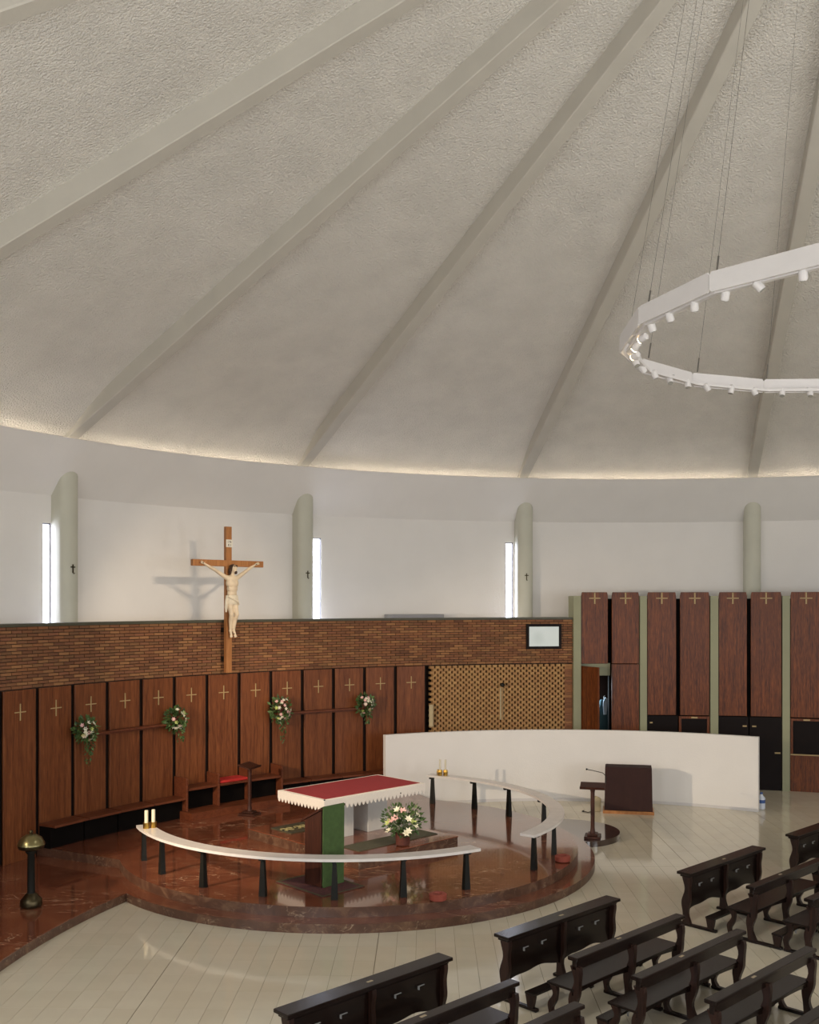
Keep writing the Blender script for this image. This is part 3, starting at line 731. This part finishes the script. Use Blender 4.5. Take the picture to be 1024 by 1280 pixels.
lc = MB().lathe([(.148, 1.17), (.162, 1.22), (.160, 1.30), (.150, 1.38), (.143, 1.40)], 24, Matrix.Translation((0, -.135, 0)) @ Matrix.Diagonal((1.06, .86, 1, 1)), cap=False)
lc.tube([(-.15, -.20, 1.37), (-.05, -.265, 1.31), (.07, -.275, 1.25), (.16, -.20, 1.17)], [.03, .034, .034, .022], 8)
lc.tube([(-.15, -.16, 1.38), (-.185, -.18, 1.26), (-.19, -.17, 1.10), (-.185, -.16, .98)], [.03, .042, .04, .02], 8)
fit(lc).build('loincloth', 'loin', fig, smooth=True)
for p_ in ((-.705, -.105, 2.435), (.705, -.105, 2.435), (.03, -.20, .87)): MB().ball(p_, .012, 8, 5).build('nail', 'iron', fig)
# ------------------------------------------------------------------ altar
pre = thing('predella', 'low marble platform under the altar', 'platform', uv(-.115, -.135, .30), UA)
MB().box(-1.235, 1.235, -1.635, 1.635, 0, .17).build('body', 'riser', pre); MB().box(-1.245, 1.245, -1.645, 1.645, .17, .19).build('slab', 'marble', pre, bevel=.004)
zp = .49
al = thing('altar', 'long altar table with two pale stone block legs', 'altar', uv(-.06, -.12, zp), UA)
T0 = .87
MB().box(-1.24, 1.24, -.66, .66, T0-.10, T0-.012).build('table_slab', 'altar_stone', al)
leg = MB().box(-.25, .25, -.23, .21, 0, T0-.10).mesh('leg', 'altar_stone', bevel=.004)
put('leg', leg, al, (-.43, 0, 0)); put('leg', leg, al, (.43, 0, 0))
ac = thing('altar_cloth', 'red altar cloth with a white scalloped lace border', 'altar cloth', uv(-.06, -.12, zp+T0-.012), UA)
MB().box(-1.19, 1.19, -.62, .62, .0, .016).build('red_cover', 'red_cloth', ac)
MB().box(-1.27, 1.27, -.69, .69, -.004, .010).build('white_cloth', 'lace', ac, bevel=.004)
def lace_edge(L, n):
    poly = [(-L/2, .006), (-L/2, -.12)]; w_ = L/n
    for i in range(n):
        for q in range(1, 9):
            t_ = q/8; poly.append((-L/2+w_*(i+t_), -.12-.075*math.sin(math.pi*t_)))
    poly.append((L/2, .006)); return poly
for L, n, off, rz in ((2.54, 26, -.69, 0), (2.54, 26, -.69, math.pi), (1.38, 14, -1.27, math.pi/2), (1.38, 14, -1.27, -math.pi/2)):
    v = lace_edge(L, n)
    o = MB().prism(v, off-.008, off, 'xz').build('lace_border', 'lace', ac); o.rotation_euler = (0, 0, rz)
MB().ball((-1.26, -.685, .012), .016, 8, 5).build('clip', 'iron', ac); MB().ball((.60, -.70, -.10), .014, 8, 5).build('clip', 'iron', ac)
def rug(name, label, corner_uv, z, mat, border=None):
    u0, u1, v0, v1 = corner_uv
    t = thing(name, label, 'rug', uv((u0+u1)/2, (v0+v1)/2, z), UA); hu, hv = (u1-u0)/2, (v1-v0)/2
    MB().box(-hu, hu, -hv, hv, 0, .012).build('pile', mat, t)
    if border: MB().box(-hu, hu, -hv, -hv+.05, .012, .016).box(-hu, hu, hv-.05, hv, .012, .016).box(-hu, -hu+.05, -hv+.05, hv-.05, .012, .016).box(hu-.05, hu, -hv+.05, hv-.05, .012, .016).build('border', border, t)
    return t, hu, hv
rug('rug', 'plain grey-green carpet in front of the altar legs', (-1.02, .96, -1.40, -.90), zp, 'rug_green')
rg, hu, hv = rug('rug', 'dark runner with cream scroll motifs behind the altar', (-1.05, .9, .53, 1.19), zp, 'rug_dark', 'rug_green')
for i in range(6):
    m = MB()
    for s in (-1, 1):
        m.tube([(-.82+.33*i+s*.07+.06*math.cos(q*.8)*s, .0+.10*math.sin(q*.8), .016) for q in range(8)], .016, 5)
    m.build('scroll', 'rug_motif', rg)
rug('rug', 'small dark red patterned rug under the green-draped ambo', (-2.83, -1.95, -2.62, -1.40), .30, 'rug_red', 'rug_dark')
# flower pot in front of the altar
fp = thing('flower_pot', 'brown pot of white and pink lilies standing before the altar', 'potted flowers', pz(503.7, 1056.5, zp)); rng = random.Random(5)
MB().lathe([(.10, 0), (.125, .02), (.14, .20), (.15, .23), (.13, .24)], 20).build('pot', 'pot', fp, smooth=True)
m = MB(); leaf_cloud(m, 380, (0, 0, .46), (.38, .33, .29), .085, rng, -.1); leaf_cloud(m, 160, (0, 0, .34), (.24, .22, .16), .08, rng, .1)
for i in range(26):
    q = rng.uniform(0, 6.28); rr = rng.uniform(.1, .36); m.tube([(0, 0, .22), (rr*.5*math.cos(q), rr*.5*math.sin(q), .45), (rr*math.cos(q), rr*math.sin(q), .62-rr*.35)], .004, 4)
tag(m.build('foliage', 'leaf', fp), kind='stuff')
bl = []
for x, y, z, mt in [(-.13, -.26, .54, 'petal_p'), (-.19, -.22, .50, 'petal_p'), (.10, -.27, .53, 'petal_w'), (.18, -.24, .47, 'petal_g'), (.10, -.29, .32, 'petal_w'), (.06, -.30, .28, 'petal_w'), (-.26, -.2, .45, 'petal_g'),
                    (.0, -.20, .66, 'petal_p'), (.22, -.2, .40, 'petal_w'), (-.10, -.20, .68, 'petal_w'), (-.25, -.15, .30, 'petal_w'), (.26, -.05, .55, 'petal_w'), (-.05, .25, .55, 'petal_w'), (.15, .22, .5, 'petal_p')]:
    bl.append((Vector((x, y, z)), (x, y, .25), mt))
blossoms(fp, bl, .078)
# ------------------------------------------------------------------ ambo with green cloth
am_ = thing('ambo', 'dark wooden ambo draped with a green cloth', 'ambo', uv(-2.30, -1.96, .316), UA+4*D2R)
MB().prism([(-.235, 0), (.16, 0), (.16, 1.04), (-.235, 1.24)], -.245, .245, 'yz').build('body', 'ambo_wood', am_, bevel=.006)
MB().prism([(-.26, 1.255), (.22, 1.01), (.22, 1.045), (-.26, 1.29)], -.27, .27, 'yz').build('book_rest', 'ambo_wood', am_)
gc = MB().prism([(-.27, 1.295), (-.278, 1.285), (-.262, .03), (-.25, .03), (-.262, 1.27)], -.235, .235, 'yz')
gc.prism([(-.27, 1.262+.035), (.10, 1.105), (.10, 1.113), (-.27, 1.305)], -.235, .235, 'yz'); gc.build('green_drape', 'green_cloth', am_)
MB().box(-.235, .235, -.268, -.262, .0, .05).build('fringe', 'green_cloth', am_)
# ------------------------------------------------------------------ communion rails
ZR = .96
def rail(a0, a1, leg_px, label):
    t = thing('communion_rail', label, 'communion rail', (PX, PY, .30))
    MB().arc(3.80, 4.08, a0, a1, ZR-.345, ZR-.30, 2).build('top_slab', 'rail', t, smooth=True)
    lv = MB().add([(-.055,-.045,0),(.055,-.045,0),(.055,.045,0),(-.055,.045,0),(-.03,-.03,.575),(.03,-.03,.575),(.03,.03,.575),(-.03,.03,.575)],
                  [(0,3,2,1),(4,5,6,7),(0,1,5,4),(1,2,6,5),(2,3,7,6),(3,0,4,7)]).box(-.03, .03, -.13, .10, .575, .615).mesh('leg', 'iron')
    for x, y in leg_px:
        p = pz(x, y, .30); q = math.atan2(p.y-PY, p.x-PX); put('leg', lv, t, (3.93*math.cos(q), 3.93*math.sin(q), 0), q-math.pi/2)
rail(-155.3, -56.2, [(183, 1075), (205, 1092), (254, 1109), (328, 1120.7), (418, 1125.4), (504, 1121), (582, 1111)], 'long curved white rail on black legs, before the altar')
rail(-37.5, 66.5, [(544.6, 1002.5), (595.4, 1010.3), (638.8, 1019.7), (676, 1038), (691.5, 1068), (666.8, 1087)], 'curved white rail on black legs, on the partition side of the podium')
zt = ZR+.002
for n, (x, y) in enumerate([(183, 1035.3), (191.8, 1034.2)]):
    p = pz(x, y, zt)
    t = thing('rail_candle', ['left white candle in a brass cup on the left rail end', 'right white candle in a brass cup on the left rail end'][n], 'candle', p, 0, 'candles on the communion rails')
    MB().lathe([(.058, 0), (.06, .10), (.05, .10), (.045, .03)], 16).build('cup', 'brass', t); MB().lathe([(.032, .02), (.032, .31), (.02, .315)], 12).build('wax', 'wax', t)
    MB().tube([(0, 0, .31), (0, 0, .33)], .003, 4).build('wick', 'iron', t)
for n, (x, y) in enumerate([(550.2, 969.2), (557, 969.4)]):
    p = pz(x, y, zt)
    t = thing('rail_candle', ['left slim candle in a glass and brass holder on the far rail end', 'right slim candle in a glass and brass holder on the far rail end'][n], 'candle', p, 0, 'candles on the communion rails')
    MB().lathe([(.05, 0), (.055, .08), (.045, .13), (.03, .13)], 14).build('cup', 'brass', t); MB().lathe([(.022, .10), (.024, .36), (.018, .36)], 12).build('tube', 'glass', t)
MB().lathe([(.028, 0), (.04, .06), (.03, .09)], 12)
t = thing('brass_cruet', 'small brass cruet left of the slim candles on the far rail', 'cruet', pz(547.6, 968.2, zt)); MB().lathe([(.025, 0), (.03, .06), (.018, .11), (.02, .12)], 12).build('bowl', 'brass', t)
for n, (x, y) in enumerate([(547.5, 1125.5), (703.5, 1077)]):
    t = thing('clay_bowl', ['low terracotta bowl on the podium edge, behind the front rail end', 'low terracotta bowl on the podium edge, near the right lectern'][n], 'bowl', pz(x, y, .30), 0, 'terracotta bowls on the podium')
    MB().lathe([(.10, 0), (.135, .02), (.14, .10), (.115, .115), (.07, .11), (.06, .05)], 20).build('bowl', 'terracotta', t, smooth=True)
    MB().lathe([(.055, .05), (.03, .075)], 14).build('rim', 'iron', t)
# ------------------------------------------------------------------ lecterns
def lectern(loc, rz, label, h, mat, mic=False):
    t = thing('lectern', label, 'lectern', loc, rz)
    MB().box(-.16, .16, -.20, .20, 0, .045).box(-.10, .10, -.12, .12, .045, .09).build('foot', mat, t, bevel=.008)
    MB().lathe([(.055, .09), (.042, .2), (.042, h-.16), (.05, h-.13), (.05, h-.06)], 12).build('post', mat, t)
    M = Matrix.Translation((0, 0, h-.03)) @ Matrix.Rotation(16*D2R, 4, 'X')
    MB().box(-.25, .25, -.15, .15, -.02, .005, M).box(-.25, .25, -.15, -.135, .005, .03, M).build('desk', mat, t)
    if mic:
        MB().tube([(.26, .10, h), (.27, .12, h+.14), (.20, .10, h+.22), (.0, .05, h+.27), (-.10, .02, h+.29)], .008, 6).build('microphone_arm', 'iron', t)
        MB().ball((-.12, .02, h+.295), .02, 8, 5).build('microphone', 'iron', t)
lectern(pz(312, 1018.5, .30), UA+.45, 'slim dark lectern in front of the red-cushioned stall', 1.10, 'ambo_wood')
dc = Vector((3.33, 21.27)); dr = 1.07
disc = []
for i in range(120):
    q = 2*math.pi*i/120; p = Vector((dc.x+dr*math.cos(q), dc.y+dr*math.sin(q)))
    dd = math.hypot(p.x-PX, p.y-PY)
    if dd < R1+.005: p = Vector((PX+(p.x-PX)*(R1+.005)/dd, PY+(p.y-PY)*(R1+.005)/dd))
    disc.append((p.x-dc.x, p.y-dc.y))
do = MB().prism(disc, 0, .12).build('round_plinth', 'darkdisc', None, loc=(dc.x, dc.y, 0)); tag(do, 'dark round marble base under the right lectern', 'platform')
lectern(pz(741, 1046.5, .12), -.25, 'dark lectern with a gooseneck microphone on the round base', 1.08, 'ambo_wood', True)
# covered box, bag, bottle
cbx = thing('covered_box', 'maroon cloth-covered box before the white partition', 'box', (5.12, 23.68, 0), -.21)
MB().box(-.58, .58, -.28, .28, 0, .07).build('pallet', 'cross_wood', cbx)
m = MB(); n = 40; prof = []
def ring_pts(hx, hy, z, amp):
    r = []
    for i in range(n):
        q = i/n*4; s = int(q); t_ = q-s
        x, y = [(-hx+2*hx*t_, -hy), (hx, -hy+2*hy*t_), (hx-2*hx*t_, hy), (-hx, hy-2*hy*t_)][s]
        w_ = 1+amp*math.sin(i*2.1)+amp*.6*math.sin(i*3.7); r.append((x*w_, y*w_, z))
    return r
L_ = [ring_pts(.545, .25, .075, .014), ring_pts(.54, .245, .35, .009), ring_pts(.535, .24, .75, .004), ring_pts(.53, .24, 1.06, 0), ring_pts(.515, .225, 1.075, 0)]
m.add([p for r in L_ for p in r], [(j*n+i, j*n+(i+1) % n, (j+1)*n+(i+1) % n, (j+1)*n+i) for j in range(4) for i in range(n)] + [tuple(range(4*n, 5*n))])
m.build('cloth_cover', 'maroon', cbx)
bg = thing('paper_bag', 'small beige bag on the floor left of the covered box', 'bag', (4.37, 23.75, 0), .3)
MB().prism([(-.10, 0), (.10, 0), (.12, .30), (.02, .36), (-.06, .30)], -.06, .06, 'xz').build('bag', 'beige', bg, bevel=.01)
MB().tube([(-.1, -.05, .012), (-.25, -.1, .012), (-.33, .05, .012), (-.24, .12, .012)], .010, 6).build('cable', 'iron', bg)
bo = thing('plastic_bottle', 'pale plastic bottle on the floor behind the partition end', 'bottle', (8.36, 24.05, 0))
MB().lathe([(.08, 0), (.09, .02), (.09, .26), (.04, .32), (.03, .35)], 14).build('bottle', 'blue_white', bo, smooth=True); MB().lathe([(.034, .35), (.034, .39)], 12).build('cap', 'blue', bo)
MB().lathe([(.0915, .14), (.0915, .22)], 14, cap=False).build('label', 'blue', bo)
# ------------------------------------------------------------------ bronze font at the left
ft = thing('font', 'dark bronze font with a domed green lid on a slim column', 'font', pz(39, 1133.5, .14))
MB().lathe([(.15, 0), (.17, .04), (.16, .12), (.10, .19), (.07, .22)], 24).build('foot', 'bronze', ft, smooth=True)
MB().lathe([(.06, .2), (.055, .82), (.085, .86), (.085, .89)], 16).build('column', 'iron', ft, smooth=True)
MB().lathe([(.09, .88), (.19, .92), (.205, .96), (.205, .975)], 28).build('bowl', 'bronze', ft, smooth=True)
MB().lathe([(.21, .975), (.205, 1.0), (.16, 1.08), (.09, 1.125), (.03, 1.14)], 28).build('lid', 'bronze_lid', ft, smooth=True)
MB().lathe([(.03, 1.135), (.02, 1.15), (.035, 1.17), (.02, 1.195)], 12).build('knob', 'bronze', ft, smooth=True)
# ------------------------------------------------------------------ pews
LPEW = 2.27
def wavy(y0, h, w0=.05, amp=.035):
    """outline (y, z) of a turned plank upright: two soft S-curves"""
    f, b = [], []
    for i in range(17):
        t = i/16; z = h*t
        o = amp*math.sin(t*2*math.pi*1.05-.5) ; wd = w0*(1+.28*math.cos(t*4*math.pi))
        f.append((y0+o+wd, z)); b.append((y0+o-wd, z))
    return b + list(reversed(f)) if False else list(f) + list(reversed(b))
post_m = MB().prism(wavy(-.02, .70), -.03, .03, 'yz').mesh('upright', 'pew_v')
fleg_m = MB().prism(wavy(.30, .40, .036), -.028, .028, 'yz').mesh('front_leg', 'pew_v')
foot_m = MB().box(-.032, .032, -.47, .36, 0, .04).mesh('runner', 'pew', bevel=.008)
dfoot_m = MB().box(-.032, .032, -.50, .12, 0, .04).mesh('runner', 'pew', bevel=.008)
kn_m = MB().box(0, LPEW, -.48, -.32, .185, .215).mesh('kneeler', 'pew', bevel=.006)
ks_m = MB().prism([(-.44, .04), (-.36, .04), (-.33, .185), (-.47, .185)], -.025, .025, 'yz').mesh('kneeler_support', 'pew_v')
rail_m = MB().box(-.03, LPEW+.03, -.085, .055, .77, .815).mesh('back_rail', 'pew', bevel=.008)
rail_b = MB().box(0, LPEW, -.05, .01, .66, .77).mesh('back_board', 'pew', bevel=.004)
seat_m = MB().box(-.01, LPEW+.01, -.02, .375, .405, .435).mesh('seat', 'pew', bevel=.006)
apron = [(0, .41), (0, .36)] + [(LPEW*i/24, .355+.035*abs(math.sin(math.pi*2*i/24))) for i in range(1, 24)] + [(LPEW, .36), (LPEW, .41)]
apron_m = MB().prism(apron, -.01, .012, 'xz').mesh('apron', 'pew')
hook_m = MB().box(0, .10, -.005, .005, -.004, .004).box(0, .007, -.02, .005, -.035, .004).mesh('hook', 'hookgrey')
plate_m = MB().box(-.04, .04, -.016, .016, 0, .003).mesh('name_plate', 'plate')
dtop_m = MB().box(-.05, LPEW+.05, -.11, .13, .775, .815).box(-.02, LPEW+.02, -.07, .09, .74, .775).mesh('desk_top', 'pew', bevel=.006)
pan = [(.02, .78), (.02, .19)]
for i in range(1, 32):
    t = (i % 16)/16 if i != 16 else 0
    pan.append((.02+(LPEW-.04)*i/32, .19+.085*math.sin(math.pi*(i % 16)/16)**.6 + (.012*math.sin(4*math.pi*(i % 16)/16))))
pan += [(LPEW-.02, .19), (LPEW-.02, .78)]
panel_m = MB().prism(pan, .0, .025, 'xz').mesh('front_panel', 'pew')
frame_m = MB().box(.05, LPEW-.05, -.012, 0, .66, .70).box(LPEW/2-.04, LPEW/2+.04, -.012, 0, .28, .66).mesh('panel_moulding', 'pew')
def make_desk():
    t = thing('kneeler_desk', '', 'kneeler desk', (0, 0, 0), UA, 'front kneeler desks of the pew blocks')
    put('desk_top', dtop_m, t); put('front_panel', panel_m, t); put('panel_moulding', frame_m, t); put('kneeler', kn_m, t)
    dm = MB().prism(wavy(0, .74, .055, .018), -.03, .03, 'yz').mesh('upright', 'pew_v')
    for x in (.03, LPEW/2, LPEW-.03):
        put('upright', dm, t, (x, 0, 0)); put('runner', dfoot_m, t, (x, 0, 0)); put('kneeler_support', ks_m, t, (x, 0, 0))
    for x in (.34, .70, 1.48, 1.84): put('hook', hook_m, t, (x, -.02, .58))
    put('name_plate', plate_m, t, (LPEW/2, 0, .815)); return t
def make_pew():
    t = thing('pew', '', 'pew', (0, 0, 0), UA, 'dark wooden pews')
    put('back_rail', rail_m, t); put('back_board', rail_b, t); put('seat', seat_m, t); put('apron', apron_m, t); put('kneeler', kn_m, t)
    for x in (.03, LPEW/2, LPEW-.03):
        put('upright', post_m, t, (x, 0, 0)); put('front_leg', fleg_m, t, (x, 0, 0)); put('runner', foot_m, t, (x, 0, 0)); put('kneeler_support', ks_m, t, (x, 0, 0))
    for x in (.36, .76, 1.52, 1.92): put('hook', hook_m, t, (x, -.50, .205))
    for x in (LPEW*.4,): put('name_plate', plate_m, t, (x, -.01, .815))
    return t
desk0, pew0 = make_desk(), make_pew()
cols = [(-6.65, 'left'), (-3.31, 'centre'), (.88, 'right'), (4.43, 'far right')]
rows = [-6.76, -7.80, -8.66, -9.55, -10.44]
ordn = ['', 'first', 'second', 'third', 'fourth']
first = {'d': True, 'p': True}
for u0, cn in cols:
    for r, v0 in enumerate(rows):
        if cn == 'left' and r > 2: continue
        if cn == 'far right' and r > 1: continue
        if cn == 'right' and r > 3: continue
        k = 'd' if r == 0 else 'p'; src = desk0 if r == 0 else pew0
        o = src if first[k] else copy_tree(src); first[k] = False
        o.location = uv(u0, v0, 0)
        o['label'] = ('dark wooden kneeler desk with shelf top, front of the %s pew block' % cn) if r == 0 else ('dark wooden open-backed pew, %s behind the %s kneeler desk' % (ordn[r], cn))
# ------------------------------------------------------------------ ring chandelier
RR, ZC = 3.28, 8.11
ch = thing('ring_chandelier', 'large white ring chandelier of straight segments with small spotlights', 'chandelier', (CX, CY, ZC))
hl = RR*math.tan(11.25*D2R)
seg = MB().prism([(-hl+.03, 0), (hl-.03, 0), (hl-.005, .03), (hl-.005, .18), (hl-.03, .21), (-hl+.03, .21), (-hl+.005, .18), (-hl+.005, .03)], RR*math.cos(0)-.02, RR, 'xz').mesh('band', 'white_metal')
trk = MB().box(-hl+.02, hl-.02, RR-.14, RR-.08, .0, .04).mesh('track', 'white_metal')
arm_m = MB().box(-.02, .02, RR-.14, RR-.01, .04, .06).mesh('strut', 'white_metal')
for k in range(16):
    a = 99+22.5*k+11.25
    for nm, me in (('band', seg), ('track', trk), ('strut', arm_m)): put(nm, me, ch, None, fr(a))
head = MB().lathe([(.036, -.02), (.044, 0), (.044, .085), (.025, .10)], 14).mesh('spotlight', 'white_metal', smooth=True)
lens_on = MB().lathe([(.038, -.022), (.015, -.024)], 14).mesh('lens', 'lamp_on'); lens_off = MB().lathe([(.038, -.022), (.015, -.024)], 14).mesh('lens', 'lamp_off')
stem_m = MB().tube([(0, 0, .10), (0, 0, .18)], .012, 6).mesh('stem', 'white_metal')
LIT = {8: uv(0, 4.4, 5.0), 9: uv(-.5, -.2, 1.4), 10: uv(-.6, 4.2, 3.9)}
for k in range(46):
    q = 103+360/46*k
    p = Vector(((RR-.11)*math.cos(q*D2R), (RR-.11)*math.sin(q*D2R), -.055))
    tgt = LIT.get(k)
    o = put('spotlight', head, ch, p)
    if tgt: dv = (Vector(tgt)-Vector((CX, CY, ZC))-p).normalized()
    else:
        rg2 = random.Random(k); dv = Vector((-math.cos(q*D2R)*.4+rg2.uniform(-.5, .5), -math.sin(q*D2R)*.4+rg2.uniform(-.5, .5), -1)).normalized()
    o.rotation_euler = (-dv).to_track_quat('Z', 'Y').to_euler()
    put('lens', lens_on if tgt else lens_off, o)
    MB().tube([(0, 0, .02), (0, 0, .06)], .012, 6).build('stem', 'white_metal', ch, loc=p)
    if tgt:
        wp = Vector((CX, CY, ZC))+p+dv*.05
        light('chandelier_spot', 'SPOT', wp, tgt, 900, WARM, spot_size=26*D2R, spot_blend=.6, shadow_soft_size=.11)
for k in range(16):
    q = 99+22.5*k; c, s = math.cos(q*D2R), math.sin(q*D2R); r0, r1 = RR-.05, 2.1; z1 = cl_(r1)-ZC
    MB().tube([(r0*c, r0*s, .2), (r1*c, r1*s, z1)], .0025, 5).build('cable', 'cable', ch)
    t_ = .03; MB().tube([(r0*c, r0*s, .2), ((r0+(r1-r0)*t_)*c, (r0+(r1-r0)*t_)*s, .2+(z1-.2)*t_)], .010, 6).build('turnbuckle', 'cable', ch)
